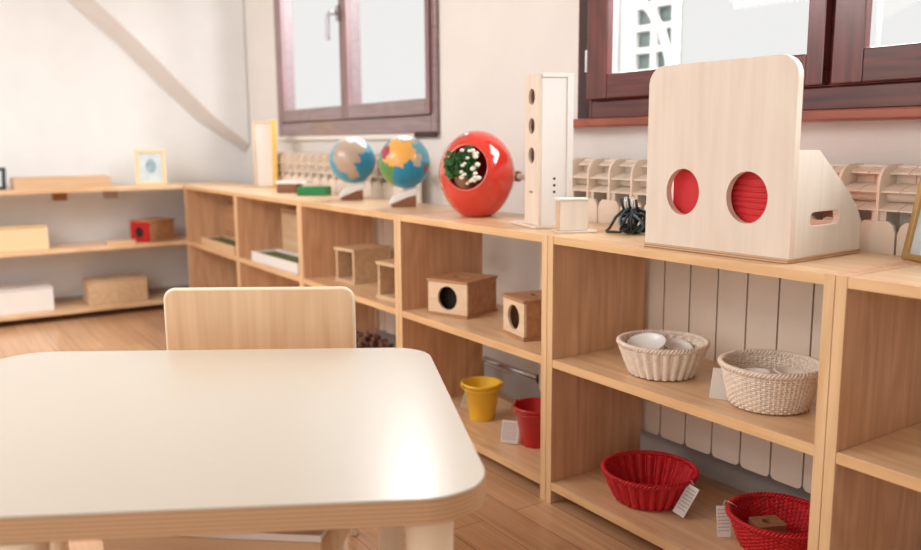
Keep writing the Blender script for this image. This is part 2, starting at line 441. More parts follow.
def radiator(x0, n, label, y=.395):
    t = thing('radiator', label, 'radiator', (x0, y, 0))
    for k in range(n):
        s = bpy.data.objects.new('section', sec); C.objects.link(s); s.parent = t; s.location = ((k + .5) * .1005, 0, 0)
    L = n * .1005
    b = MB().tube([(-.012, .05, .93), (L + .012, .05, .93)], .016, 12).tube([(-.012, .05, .2), (L + .012, .05, .2)], .016, 12)
    b.obj('header_pipe', 'radiator', t, smooth=True)
    b = MB()
    for k in range(n - 1): b.box((k + 1) * .1005 - .012, (k + 1) * .1005 + .012, .03, .034, .16, .85)
    b.obj('shadow_gap', 'dark', t)
    return t, L
R2x = .0795 - .1005 * 6
t, L = radiator(R2x, 18, 'cream sectional radiator under the near window, behind the near shelves')
MB().tube([(-.013, .05, .93), (-.185, .05, .93)], .013, 12).obj('pipe', 'radiator', t, smooth=True)
MB().tube([(-.05, .055, .165), (-.42, .055, .165), (-.45, .055, .150), (-.452, .055, .001)], .012, 12).obj('pipe', 'steel', t, smooth=True)
b = MB().tube([(-.19, .05, .93), (-.215, .05, .93)], .02, 12).tube([(-.215, .05, .93), (-.24, .04, .93)], .015, 12, rads=[.013, .017])
b.obj('valve', 'brownwood', t, smooth=True)
b = MB().tube([(-.05, .05, .165), (-.014, .05, .185)], .022, 12); b.obj('lower_valve', 'dark', t, smooth=True)
t1, L1 = radiator(-3.12, 16, 'cream sectional radiator under the far window, behind the two globes')
b = MB().tube([(L1 + .013, .05, .93), (L1 + .06, .05, .93)], .017, 12).tube([(L1 + .06, .05, .955), (L1 + .06, .05, .90)], .02, 12)
b.obj('valve', 'brownwood', t1, smooth=True)
b = MB().tube([(L1 + .06, .05, .90), (L1 + .06, .05, .001)], .012, 10)
b.obj('pipe', 'radiator', t1, smooth=True)

# ------------------------------------------------------------------ shelving
def shelf_unit(x0, x1, label, y0=0., group='shelf units in the row under the windows'):
    t = thing('shelf_unit', label, 'shelf unit', (x0, y0, 0), group=None)
    w = x1 - x0 - .0012; s = .0242
    for a in (0, w - s):
        o = MB().box(a, a + s, 0, DEP, .0, TOP).obj('side_panel', 'side', t, bevel=.0015)
        MB().box(a + .0004, a + s - .0004, -.0012, -.0001, .0005, TOP - .0004).obj('edge_band', 'edge', o)
    g = .0004
    for nm, z in (('top_board', TOP), ('shelf_board', MID), ('bottom_board', LOW)):
        o = MB().box(s + g, w - s - g, .0012, DEP - .001, z - TH, z - (.0 if nm != 'top_board' else .0006)).obj(nm, 'beechX', t, bevel=.0015)
        MB().box(s + g, w - s - g, .0000, .0011, z - TH + .0005, z - .001).obj('edge_band', 'edgeX', o)
    return t
SX = [-3.635, -2.66, -1.782, -.869, 0, .887, 1.774]
LB = ['light wood shelf unit in the far corner beside the left wall shelves',
      'light wood shelf unit under the green box, second from the far corner',
      'light wood shelf unit under the two globes, holding open-fronted boxes',
      'light wood shelf unit under the red egg vase, holding yellow and red buckets',
      'light wood shelf unit holding the four wicker baskets',
      'empty light wood shelf unit cut off at the right of the photo']
for k in range(6): shelf_unit(SX[k], SX[k + 1], LB[k])

t = thing('wall_shelf_unit', 'long low wood shelf unit along the left wall, open backed', 'shelf unit', (-3.640, 0, 0))
LY0, LY1 = -1.55, .36
for nm, z in (('top_board', TOP), ('shelf_board', MID), ('bottom_board', LOW)):
    o = MB().box(-.34, 0, LY0, LY1, z - TH, z).obj(nm, 'beechY', t, bevel=.002)
for y in (LY0 - .0245, LY1 + .0005): MB().box(-.34, 0, y, y + .024, 0, TOP).obj('side_panel', 'side', t, bevel=.0015)
for y, m_ in ((-.69, 'brownwood'), (-.39, 'grey')):
    MB().box(-.31, -.25, y - .04, y + .04, TOP - TH - .06, TOP - TH - .0005).obj('bracket', m_, t, bevel=.003)

# ------------------------------------------------------------------ small furniture
# table: rounded quad top
TZ = .55
def isect(p, a, q, b_):
    a = V(a); b_ = V(b_); p = V(p); q = V(q)
    den = a.x * b_.y - a.y * b_.x; tt = ((q.x - p.x) * b_.y - (q.y - p.y) * b_.x) / den
    return p + a * tt
dr = lambda deg: V((math.cos(math.radians(deg)), math.sin(math.radians(deg))))
back = (V((.026, -.503)), dr(57.3)); rig = (V((.700, -.742)), dr(-24.9)); near = (V((.55, -1.447)), dr(61.0)); lef = (V((-.44, -1.36)), dr(-30))
Q = [isect(*lef, *near), isect(*near, *rig), isect(*rig, *back), isect(*back, *lef)]
outl = round_poly([(p.x, p.y) for p in Q], .105, 12)
cx = sum(p.x for p in Q) / 4; cy = sum(p.y for p in Q) / 4
t = thing('table', 'low table with glossy cream top and rounded plywood edges in the foreground', 'table', (cx, cy, 0))
loc = [(a - cx, b_ - cy) for a, b_ in outl]
MB().prism(loc, TZ - .043, TZ - .0032, 'Z').obj('table_edge', 'plyedge', t, bevel=.003)
MB().prism(loc, TZ - .003, TZ, 'Z').obj('tabletop', 'cream', t, bevel=.0012)
cen = V((cx, cy))
for q, fx in zip(Q, ((.53, -1.425), (.748, -.862), None, None)):
    p = V(fx) if fx else cen + (q - cen) * .80
    MB().lathe([(.028, 0), (.030, .004), (.040, TZ - .045), (.040, TZ - .0435)], 28, Matrix.Translation((p.x - cx, p.y - cy, 0))).obj('leg', 'chair_edge', t, smooth=False)
a1 = math.radians(58.5)
# aprons
for s in (-1, 1):
    mt = Matrix.Rotation(a1, 4, 'Z')
    MB().box(-.38, .38, s * .20 - .01, s * .20 + .01, TZ - .095, TZ - .044, mt).obj('apron', 'boxside', t, bevel=.002)

# chair beyond the table
def chair(loc, rz, label):
    t = thing('chair', label, 'chair', loc, (0, 0, rz))   # faces local -y
    W = .247
    # bent backrest panel, gently curved
    b = MB(); n = 16
    out = rounded(-W, W, .40, .68, .026, 6)
    b.prism(out, -.007, .007, 'Y')
    o = b.obj('backrest', 'chair', t)
    b = MB().tube([(a, 0, c) for a, c in rounded(-W - .0005, W + .0005, .40, .6805, .0265, 6)], .0068, 8, closed=True)
    b.obj('edge', 'chair_edge', o, smooth=True)
    MB().prism(rounded(-.225, .225, -.42, -.012, .03), .345, .363, 'Z').obj('seat', 'chair', t, bevel=.003)
    for s in (-1, 1):
        MB().box(s * .238 - .010, s * .238 + .010, -.008 - .028, -.008, 0, .50).obj('leg', 'chair_edge', t, bevel=.003)
        MB().box(s * .238 - .010, s * .238 + .010, -.42, -.38, 0, .345).obj('leg', 'chair_edge', t, bevel=.003)
        MB().box(s * .238 - .009, s * .238 + .009, -.379, -.037, .30, .34).obj('side_rail', 'chair', t, bevel=.003)
    return t
chair((-.284, -.753, 0), math.radians(56.3), 'light veneer chair with rounded backrest behind the table')

# stool under the table with a sheet of paper
t = thing('stool', 'light wooden stool tucked under the near edge of the table', 'stool', (.385, -1.145, 0), (0, 0, math.radians(50.0)))
MB().prism(rounded(-.17, .242, -.0, .26, .006), .29, .366, 'Z').obj('seat', 'boxwood', t, bevel=.002)
for x in (-.14, .21):
    for y in (.03, .23): MB().box(x - .016, x + .016, y - .016, y + .016, 0, .2895).obj('leg', 'chair_edge', t, bevel=.003)
o = MB().box(-.02, .241, .001, .22, .3665, .3795).obj('paper_sheet', 'white'); o.location = (.385, -1.145, 0); o.rotation_euler = (0, 0, math.radians(50.0))
tag(o, 'white paper sheet lying on the stool under the table', 'paper')

# ------------------------------------------------------------------ things on the row
Z0 = TOP + .0004
# framed divider box with red windows
t = thing('feeling_box', 'pale plywood box front with two round holes showing red', 'box', (.342, .033, Z0), (0, 0, math.radians(2.5)))
FW, FH = .402, .440
MB().box(.0, FW, -.004, .290, 0, .009).obj('base_board', 'plyedge', t, bevel=.001)
b = MB().prism(rounded(0, FW, .0095, FH, [0, 0, .045, .045]), 0, .018, 'Y', holes=[[(.112 + .0485 * math.cos(a), .141 + .055 * math.sin(a)) for a in [2 * PI * k / 48 for k in range(48)]], [(.290 + .0535 * math.cos(a), .136 + .058 * math.sin(a)) for a in [2 * PI * k / 48 for k in range(48)]]])
b.obj('front_panel', 'ply', t)
MB().box(.06, .36, .030, .038, .05, .23).obj('red_screen', 'red', t)
fold = MB()
for k in range(7):
    z = .10 + k * .013 + random.uniform(-.003, .003); fold.tube([(.235, .0285, z), (.30, .0275, z + random.uniform(-.003, .003)), (.355, .0285, z)], .0022, 6)
fold.obj('red_fold', 'red', t, smooth=True)
side = [(.0185, .0095), (.288, .0095), (.288, .078), (.268, .105), (.232, .142), (.098, .240), (.0185, .240)]
for x in (.012, FW - .014 - .002):
    MB().prism(side, x, x + .014, 'X', holes=[rounded(.075, .195, .074, .106, .0155, 6)]).obj('side_panel', 'plywhite', t)
MB().box(.0265, FW - .0165, .272, .282, .0095, .07).obj('back_panel', 'plywhite', t)

# gold frame at right
def frame(name, loc, rz, w, h, fw, dp, lean, fm, pm, label, cat='picture frame', spot=None):
    t = thing(name, label, cat, loc, (-lean, 0, rz))    # local: x right, z up, faces -y
    b = MB().prism([(0, 0), (w, 0), (w, h), (0, h)], 0, dp, 'Y', holes=[[(fw, fw), (w - fw, fw), (w - fw, h - fw), (fw, h - fw)]])
    b.obj('frame', fm, t, bevel=.002)
    MB().box(fw - .002, w - fw + .002, dp * .5, dp * .7, fw - .002, h - fw + .002).obj('picture', pm, t)
    if spot: spot(t, w, h, dp)
    return t
frame('picture_frame', (.842, .312, Z0 + .001), math.radians(-22), .24, .31, .014, .018, math.radians(11), 'gold', 'picture', 'gold picture frame leaning at the right edge of the photo')

# cable bundle
b = MB(); bt = MB(); bw = MB()
for k in range(13):
    c = V((.118 + random.uniform(-.015, .03), .215 + random.uniform(-.015, .02), Z0 + .036)); a = random.uniform(0, PI); tl = random.uniform(-.9, .9); R = random.uniform(.024, .040); sx = random.uniform(.8, 1.4)
    rot = Matrix.Rotation(a, 3, 'Z') @ Matrix.Rotation(PI / 2 + tl, 3, 'X')
    pts = []
    for i in range(22):
        th = 2 * PI * i / 22
        p = rot @ V((R * sx * math.cos(th), R * math.sin(th), .006 * math.sin(2 * th + k))) + c
        p.z = max(p.z, Z0 + .004); pts.append(p)
    (b, bt, b)[k % 3].tube(pts, .0040, 6, closed=True)
for k in range(5):
    x = .085 + k * .014; (bw if k % 2 else b).tube([(x + .01, .215, Z0 + .04), (x, .205, Z0 + .08), (x + .002, .20, Z0 + .098 + .006 * (k % 2))], .0045, 6)
bw.box(.10, .145, .180, .192, Z0 + .03, Z0 + .046)
b.tube([(.10, .20, Z0 + .07), (.075, .19, Z0 + .045), (.055, .185, Z0 + .012), (.052, .175, Z0 + .004), (.07, .165, Z0 + .004), (.11, .17, Z0 + .006), (.14, .18, Z0 + .02)], .0042, 6)
t = thing('cable_bundle', 'tangled black cable bundle beside the plywood box', 'cable', (.125, .215, Z0))
for bb, m_, nm in ((b, 'black', 'cord'), (bt, 'teal', 'cord'), (bw, 'clear', 'plug')):
    o = bb.obj(nm, m_, t, smooth=True); o.matrix_parent_inverse = Matrix.Translation((-.125, -.215, -Z0))

# tall white tower with base
tl = V((-.336, .188)); tm = V((-.111, .057)); tr = V((-.218, .281))
ang = math.atan2(.131 * -1, .225)
def local_thing(name, label, cat, x, y, z, rz): return thing(name, label, cat, (x, y, z), (0, 0, rz))
# front face runs from tm towards the window (dir F), side face from tm to the left (dir S)
t = local_thing('tower', 'tall white wooden tower with round holes in its narrow left side', 'tower', -.148, .083, Z0, math.radians(74))
TW, TD, THt = .112, .108, .462
MB().box(-.015, TW + .02, -.012, TD + .085, 0, .008).obj('base_plate', 'ply', t, bevel=.001)
hz = (.395, .308, .220)
b = MB().prism([(0, .0085), (TD, .0085), (TD, THt), (0, THt)], 0, .010, 'X', holes=[circle(TD * .52, z, .024, 32) for z in hz] + [rounded(TD * .42, TD * .68, .105, .111, .002, 3)])
b.obj('side_panel', 'ply', t, bevel=.001)
MB().box(.0300, .0310, .012, TD - .012, .009, THt - .013).obj('hole_backing', 'boxside', t)
MB().box(.0105, TW - .0205, 0, .010, .0085, THt - .013).obj('front_panel', 'white', t)
MB().box(TW - .020, TW, -.003, TD, .0085, THt).obj('side_rail', 'white', t, bevel=.001)
MB().box(.0105, TW - .0205, -.003, TD, THt - .012, THt).obj('top_cap', 'white', t, bevel=.001)
MB().box(.0105, TW - .0205, TD - .01, TD, .0085, THt - .0125).obj('back_panel', 'ply', t)
b = MB()
for z in (.150, .130, .110): b.tube([(.052, -.0008, z), (.052, .0005, z)], .0042, 12)
b.obj('black_dot', 'black', t)
# cube in front
t = local_thing('cube_box', 'small cream wooden box standing in front of the white tower', 'box', -.022, .062, Z0, math.radians(62))
MB().box(-.012, .110, -.018, .060, 0, .0045).obj('base_plate', 'ply', t, bevel=.001)
MB().box(0, .083, 0, .056, .005, .092).obj('body', 'plywhite', t, bevel=.0015)
MB().box(-.0015, -.0002, .001, .055, .006, .091).obj('side_face', 'boxwood', t)
MB().box(-.004, .086, -.003, .058, .0925, .098).obj('lid', 'plywhite', t, bevel=.001)

# egg vase
EC = V((-.621, .187, Z0)); EH = .298
t = thing('egg_vase', 'glossy red egg-shaped vase with a round opening on the shelf top', 'vase', tuple(EC))
def egg_pt(dv):
    # direction from the egg's centre -> surface point; wider above the middle, flat base
    a, bz = .135, .158
    k = 1 / math.sqrt((dv.x ** 2 + dv.y ** 2) / a ** 2 + dv.z ** 2 / bz ** 2)
    p = dv * k
    s = 1 + .10 * (p.z / bz) if p.z < 0 else 1 + .02 * (p.z / bz)
    p.x *= s; p.y *= s
    p.z += .143
    if p.z < 0: p.z = 0
    return p
tocam = (CAM - (EC + V((0, 0, .15)))).normalized()
rr = V((r.x, r.y, 0)).normalized()
hax = (tocam - rr * .34 + V((0, 0, .24))).normalized()
q = hax.to_track_quat('Z', 'Y').to_matrix()
b = MB(); rings = []; NA = 64; th0 = math.radians(33)
inner = []
for j in range(49):
    th = th0 + (PI - .001 - th0) * j / 48
    rings.append([b.bm.verts.new(egg_pt(q @ V((math.sin(th) * math.cos(2 * PI * k / NA), math.sin(th) * math.sin(2 * PI * k / NA), math.cos(th))))) for k in range(NA)])
for A, B in zip(rings, rings[1:]):
    for k in range(NA): b.bm.faces.new((A[k], A[(k + 1) % NA], B[(k + 1) % NA], B[k]))
o = b.obj('body', ['redgloss', 'reddark'], t, smooth=True)
sm = o.modifiers.new('s', 'SOLIDIFY'); sm.thickness = .008; sm.offset = -1; sm.material_offset = 0
# plant inside
hc = egg_pt(hax)
PC = EC + hc * 1.0
t = thing('potted_plant', 'small leafy plant with white blossoms inside the red egg vase', 'plant', tuple(EC + V((0, 0, .012))))
inv = Matrix.Translation(-(EC + V((0, 0, .012))))
pb = MB().lathe([(.028, .0), (.04, .075), (.042, .078), (.036, .078), (.034, .07)], 20, Matrix.Translation((EC.x + hax.x * .07 - rr.x * .02, EC.y + hax.y * .07 - rr.y * .02, Z0 + .065)))
o = pb.obj('pot', 'brownwood', t, smooth=False); o.matrix_parent_inverse = inv
gu = V((0, 0, 1)); gr = rr
lf = MB()
def leaf(b, c, dirv, nrm, L, Wd):
    dirv = dirv.normalized(); sx = dirv.cross(nrm).normalized(); nn = sx.cross(dirv)
    n = 6; prev = None
    for i in range(n + 1):
        tt = i / n; w = Wd * math.sin(PI * (.06 + .94 * tt) ** .8) if i < n else .0006
        p = c + dirv * L * tt + nn * (.18 * L * math.sin(PI * tt))
        row = [b.bm.verts.new(p - sx * w + nn * w * .3), b.bm.verts.new(p), b.bm.verts.new(p + sx * w + nn * w * .3)]
        if prev:
            b.bm.faces.new((prev[0], prev[1], row[1], row[0])); b.bm.faces.new((prev[1], prev[2], row[2], row[1]))
        prev = row
hole = EC + hc
for k in range(120):
    a = random.uniform(0, 2 * PI); rad = random.uniform(0, .055)
    c = hole - hax * .03 + gr * (rad * math.cos(a) - .006) + gu * (rad * math.sin(a) * .8 + .012)
    dv = gr * random.uniform(-.8, .7) + gu * random.uniform(-.5, 1.0) + hax * random.uniform(.2, 1.)
    leaf(lf, c, dv, hax, random.uniform(.028, .046), random.uniform(.010, .015))
for k in range(12):
    c = hole + gr * random.uniform(-.062, -.035) + gu * random.uniform(-.03, .05) - hax * random.uniform(-.01, .01)
    leaf(lf, c, -gr + gu * random.uniform(-.8, .8), hax, random.uniform(.016, .026), .011)
o = lf.obj('foliage', 'leaf', t); o.matrix_parent_inverse = inv
fl = MB()
for k in range(24):
    c = hole + gr * random.uniform(-.012, .055) + gu * random.uniform(-.055, .055) + hax * random.uniform(-.005, .015)
    fl.ball(c, random.uniform(.006, .010), (1, 1, .8), 8, 6)
o = fl.obj('blossom', 'flower', t, smooth=True); o.matrix_parent_inverse = inv

# globes
def globe(loc, painter, label, R=.106):
    base = V(loc)
    t = thing('globe', label, 'globe', loc)
    b = MB(); bmesh.ops.create_uvsphere(b.bm, u_segments=128, v_segments=90, radius=R)
    for v in b.bm.verts: v.co.z += .18
    o = b.obj('sphere', 'globe', t, smooth=True)
    me = o.data; ca = me.color_attributes.new('Col', 'FLOAT_COLOR', 'POINT')
    tc = (CAM - (base + V((0, 0, .18)))).normalized(); rg = V((0, 0, 1)).cross(tc).normalized(); up = tc.cross(rg)
    from mathutils import noise
    for i, v in enumerate(me.vertices):
        n = (v.co - V((0, 0, .18))).normalized()
        nz = noise.fractal(n * 3.2, .8, 2.2, 4) * .16
        ca.data[i].color = lin(painter(n.dot(rg), n.dot(up), n.dot(tc), nz, n))
    # wedge foot and white cradle; profile in (left-right, up) turned to face along the row
    rz = math.atan2(rg.y, rg.x)
    mt = Matrix.Rotation(rz, 4, 'Z')
    MB().prism([(-.058, 0), (.045, 0), (.045, .045), (.01, .036), (-.058, .008)], -.035, .035, 'Y', mt).obj('foot', 'brown', t, bevel=.003)
    cr = MB(); top = [(-.068, .014), (-.055, .036), (-.025, .056), (.005, .064), (.03, .074), (.050, .082), (.060, .074), (.054, .055), (.045, .0455), (.01, .0365), (-.058, .0085)]
    cr.prism(top, -.037, .037, 'Y', mt).obj('cradle', 'white', t, bevel=.006, seg=3)
    return t
def blob(a, b_, x, y, s, nz): return (a - x) ** 2 + (b_ - y) ** 2 < (s + nz) ** 2
def paint1(a, b_, c, nz, n):
    if c > 0:
        if b_ > .78 + nz: return (206, 216, 222)
        if any(blob(a, b_, x, y, s, nz) for x, y, s in ((-.35, .42, .34), (-.05, .5, .36), (.3, .5, .26), (-.45, -.0, .34), (-.3, -.25, .3), (-.1, -.35, .26), (-.02, -.62, .17), (0, .1, .3))): return (186, 164, 146)
        if b_ > .3 + nz: return (120, 176, 196)
        return (24, 138, 178) if a > 0 else (70, 160, 190)
    return (30, 140, 180) if nz > 0 else (186, 164, 146)
def paint2(a, b_, c, nz, n):
    if c > 0:
        if b_ > .82 + nz * .5: return (214, 216, 214)
        if blob(a, b_, -.74, .42, .2, nz): return (168, 54, 62)
        if any(blob(a, b_, x, y, s, nz) for x, y, s in ((-.25, .5, .36), (.05, .5, .34), (.22, .35, .26), (-.5, .12, .26), (-.2, .1, .26), (.02, .12, .16))): return (232, 172, 84)
        if a < -.42 + nz and b_ < .22: return (88, 146, 76)
        if blob(a, b_, .5, .1, .2, nz * 1.5): return (190, 186, 170)
        if blob(a, b_, .95, -.25, .22, nz): return (120, 70, 62)
        if a > .3 and b_ > 0: return (90, 174, 200)
        return (20, 142, 184)
    return (30, 140, 180) if nz > 0 else (88, 146, 76)
globe((-1.700, .237, Z0), paint1, 'globe with tan sandy continents, the left of the two globes')
globe((-1.180, .214, Z0), paint2, 'globe with yellow, red and green painted continents, nearer the red vase')

# green box, small brown box with white lid, leaning yellow frame
o = MB().box(-.075, .075, -.05, .05, 0, .042).obj('green_box', 'green', bevel=.003); o.location = (-2.125, .23, Z0); o.rotation_euler = (0, 0, math.radians(48))
tag(o, 'flat green box on the shelf top left of the globes', 'box')
t = thing('small_box', 'small brown box with white lid on the shelf top before the yellow frame', 'box', (-2.43, .225, Z0), (0, 0, math.radians(50)))
MB().box(-.052, .052, -.06, .06, 0, .045).obj('body', 'brown', t, bevel=.002)
MB().box(-.058, .11, -.065, .065, .0455, .062).obj('lid', 'white', t, bevel=.003)
def yspot(t, w, h, dp): pass
frame('picture_frame', (-3.03, .250, Z0), math.radians(65), .112, .385, .007, .03, math.radians(3), 'paleframe', 'white', 'tall white card frame with yellow side, left of the green box')
o = MB().box(-.012, .018, -.03, .03, 0, .395).obj('side_board', 'yellowframe', bevel=.002); o.location = (0.119, .0, 0); o.parent = [x for x in C.objects if x.name.startswith('picture_frame')][-1]

# left wall shelf things
o = frame('picture_frame', (-3.76, -.262, TOP + .001), math.radians(80), .185, .225, .022, .015, math.radians(4), 'paleframe', 'picture', 'pale wooden picture frame with blue drawing on the left wall shelf')
MB().ball((0, 0, 0), 1, (.032, .0012, .045), 16, 10).obj('drawing', 'picspot', o, smooth=True).location = (.095, .0065, .12)
frame('picture_frame', (-3.86, -1.165, TOP + .001), math.radians(60), .19, .13, .018, .015, math.radians(8), 'black', 'picture', 'black picture frame cut off at the left edge of the photo')
def open_tray(name, loc, rz, x, y, z, th, mat, label, cat='tray', insert=None):
    t = thing(name, label, cat, loc, (0, 0, rz))
    b = MB().box(0, x, 0, y, 0, th); b.obj('base', mat, t)
    b = MB().prism([(0, 0), (x, 0), (x, y), (0, y)], th + .0003, z, 'Z', holes=[[(th, th), (x - th, th), (x - th, y - th), (th, y - th)]]); b.obj('rim', mat, t, bevel=.0015)
    if insert: MB().box(*insert[0]).obj('insert', insert[1], t, bevel=.002)
    return t
open_tray('wooden_tray', (-3.72, -.955, TOP + .0005), PI / 2 * 1., .535, .2, .066, .01, 'boxwood', 'long light wooden tray on top of the left wall shelves')
def lid_box(name, cx_, cy_, z, lx, ly, h, rz, mat, label, slit=True, lidm=None):
    t = thing(name, label, 'box', (cx_, cy_, z + .0005), (0, 0, rz))
    MB().box(-lx / 2, lx / 2, -ly / 2, ly / 2, 0, h * .93).obj('body', mat, t, bevel=.003)
    MB().box(-lx / 2 + .008, lx / 2 - .008, -ly / 2 + .008, ly / 2 - .008, h * .931, h * .955).obj('gap', 'boxside', t)
    MB().box(-lx / 2, lx / 2, -ly / 2, ly / 2, h * .956, h).obj('lid', lidm or mat, t, bevel=.002)
    return t
lid_box('wooden_box', -3.80, -1.0, MID, .2, .40, .14, 0, 'paleframe', 'pale wooden box on the middle left wall shelf')
lid_box('white_box', -3.80, -1.0, LOW, .2, .40, .145, 0, 'white', 'white lidded box on the bottom left wall shelf')
lid_box('wooden_box', -3.81, -.425, LOW, .2, .355, .15, 0, 'boxwood', 'tan wooden box on the bottom left wall shelf')
t = thing('wooden_box', 'brown wooden box with red front and black hole on left wall shelf', 'box', (-3.79, -.165, MID + .0005), (0, 0, math.radians(28)))
MB().box(-.09, .075, -.10, .10, 0, .128).obj('body', 'boxside', t, bevel=.002)
# red face towards the camera-left
MB().box(-.09, .075, -.112, -.1005, 0, .128).obj('red_front', 'redmetal', t, bevel=.001)
MB().lathe([(.034, 0), (.034, .003)], 24, Matrix.Translation((-.005, -.1125, .062)) @ Matrix.Rotation(PI / 2, 4, 'X')).obj('hole', 'black', t)
MB().box(-.1, .085, -.115, .105, .1285, .137).obj('lid', 'boxside', t, bevel=.001)
o = MB().box(-.05, .05, -.085, .085, 0, .022).obj('wooden_board', 'beechY', bevel=.002); o.location = (-3.70, -.39, MID + .0005); o.rotation_euler = (0, 0, -.2)
tag(o, 'small flat wooden board beside the red-fronted box', 'board')

# row, inside the shelves ------------------------------------------------
open_tray('white_tray', (-2.50, .02, MID + .0005), math.radians(1), .60, .15, .05, .008, 'white', 'long white tray with green insert on the middle shelf, second unit from the corner', insert=((.02, .57, .02, .13, .0085, .04), 'greenpale'))
open_tray('wooden_tray', (-3.40, .02, MID + .0005), math.radians(0), .62, .15, .045, .008, 'beechX', 'long wooden tray on the middle shelf of the corner unit', insert=((.02, .59, .02, .13, .0085, .035), 'greenpale'))
lid_box('wooden_block', -2.30, .262, MID, .40, .13, .27, 0, 'boxwood', 'upright pale wooden block standing behind the white tray')
lid_box('wooden_block', -3.24, .255, MID, .40, .13, .25, 0, 'boxside', 'upright brown wooden block standing behind the tray in corner unit')
lid_box('wooden_box', -3.02, .14, LOW, .3, .2, .06, 0, 'boxwood', 'low wooden box on the bottom shelf of the corner unit')
def open_box(loc, rz, x, y, h, label):
    t = thing('open_box', label, 'box', loc, (0, 0, rz))   # opening faces local -y
    th = .014
    for a in (0, x - th): MB().box(a, a + th, 0, y, th, h - th).obj('side_panel', 'boxwood', t, bevel=.001)
    MB().box(-.005, x + .005, -.006, y + .006, h - th + .0003, h).obj('top_panel', 'boxwood', t, bevel=.001)
    MB().box(-.005, x + .005, -.006, y + .006, 0, th - .0003).obj('base_panel', 'boxwood', t, bevel=.001)
    MB().box(th + .0005, x - th - .0005, y - th, y, th, h - th).obj('back_panel', 'boxside', t)
    MB().box(x * .5 - .004, x * .5 + .004, y * .35, y - th - .001, th, h * .75).obj('divider', 'boxside', t)
    return t
open_box((-1.62, .10, MID + .0005), math.radians(8), .145, .20, .155, 'open-fronted wooden box on the middle shelf below the globes')
open_box((-1.135, .055, MID + .0005), math.radians(4), .19, .14, .15, 'smaller slotted wooden box right of the larger open-fronted box')
# rough brown basket of pine bits on the bottom shelf
b = MB()
for k in range(170):
    a = random.uniform(0, 2 * PI); rd = .15 * math.sqrt(random.random()); z = .13 * (1 - (rd / .16) ** 2) * random.random()
    b.ball((rd * math.cos(a), rd * math.sin(a) * .8, .014 + z), .013, (1, .8, .9), 7, 5)
o = b.obj('cone_heap', 'bark', smooth=True); o.location = (-1.56, .225, LOW + .002); o['kind'] = 'stuff'
tag(o, 'dark brown heap of rough bits on the bottom shelf below the globes', 'heap')

# wooden boxes with a round hole
def hole_box(loc, rz, x, y, h, hr, label, fm='boxwood'):
    t = thing('wooden_box', label, 'box', loc, (0, 0, rz))    # front faces local -y
    th = .010
    MB().prism(rounded(0, x, .010, h - .010, .004, 2), 0, th, 'Y', holes=[circle(x * .5, h * .5, hr, 40)]).obj('front_panel', fm, t, bevel=.0007)
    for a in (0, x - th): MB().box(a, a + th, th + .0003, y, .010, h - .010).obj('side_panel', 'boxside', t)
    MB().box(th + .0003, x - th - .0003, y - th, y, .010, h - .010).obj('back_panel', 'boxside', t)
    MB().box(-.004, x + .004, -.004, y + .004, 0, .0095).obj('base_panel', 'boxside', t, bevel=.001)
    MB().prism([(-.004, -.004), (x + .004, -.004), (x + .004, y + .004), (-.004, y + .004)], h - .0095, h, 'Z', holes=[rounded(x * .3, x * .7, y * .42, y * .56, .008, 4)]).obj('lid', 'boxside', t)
    MB().box(th + .001, x - th - .001, th + .04, th + .044, .011, h - .0105).obj('hole_backing', 'dark', t)  # dark sheet added behind the hole, standing in for shade inside the box
    return t
hole_box((-.742, .052, MID + .0005), math.radians(20), .175, .185, .132, .043, 'wooden box with dark round hole in its pale front, under the red vase', 'boxface')
hole_box((-.338, .093, MID + .0005), math.radians(-10), .145, .17, .130, .040, 'smaller wooden box with round hole, right beside the shelf divider', 'boxface')

# buckets
def bucket(loc, mat, rb, rt, h, label, rz=0, lift=0):
    t = thing('bucket', label, 'bucket', loc, (0, 0, rz))
    MB().lathe([(rb * .96, 0), (rb, .003), (rt, h), (rt + .004, h + .001), (rt + .005, h - .006), (rt + .001, h - .009)], 48, cap1=False).obj('shell', mat, t, smooth=True)
    b = MB().lathe([(rb * .93, .004), (rt - .003, h - .001)], 48, cap1=False); b.obj('lining', mat, t, smooth=True)
    for s in (-1, 1):
        MB().ball((s * (rt + .005), 0, h - .004), .010, (.35, 1, 1), 12, 8).obj('ear', mat, t, smooth=True)
    pts = [((rt + .009) * math.cos(a), -(rt + .010) * math.sin(a), h - .006 - .012 * math.sin(a)) for a in [PI * i / 20 for i in range(21)]]
    b = MB().tube(pts, .0016, 6); b.obj('handle', mat, t, smooth=True)
    return t
def card(parent, mt, w, h, lines=6, nm='tag'):
    """a printed card, local x right, z up, at matrix mt"""
    o = MB().box(0, w, 0, .0012, 0, h).obj(nm, 'paper', parent, bevel=.0003); o.matrix_local = mt
    b = MB()
    for k in range(lines):
        z = h * (.88 - .78 * k / lines); x = w * .1
        while x < w * .85:
            l = random.uniform(.08, .2) * w; b.box(x, min(x + l, w * .9), -.0006, -.0001, z - h * .022, z); x += l + w * .04
    b.obj('print', 'ink', o)
    return o
tb = bucket((-.570, .170, LOW + .0005), 'yellow', .046, .068, .135, 'yellow metal bucket on the bottom shelf under the red vase', rz=math.radians(50))
card(tb, Matrix.Translation((-.078, -.02, .045)) @ Matrix.Rotation(math.radians(20), 4, 'Z') @ Matrix.Rotation(math.radians(14), 4, 'Y') @ Matrix.Rotation(.2, 4, 'X'), .03, .07, 4)
tr_ = bucket((-.252, .165, LOW + .0005), 'redmetal', .05, .072, .135, 'red metal bucket on the bottom shelf beside the yellow one', rz=math.radians(20))
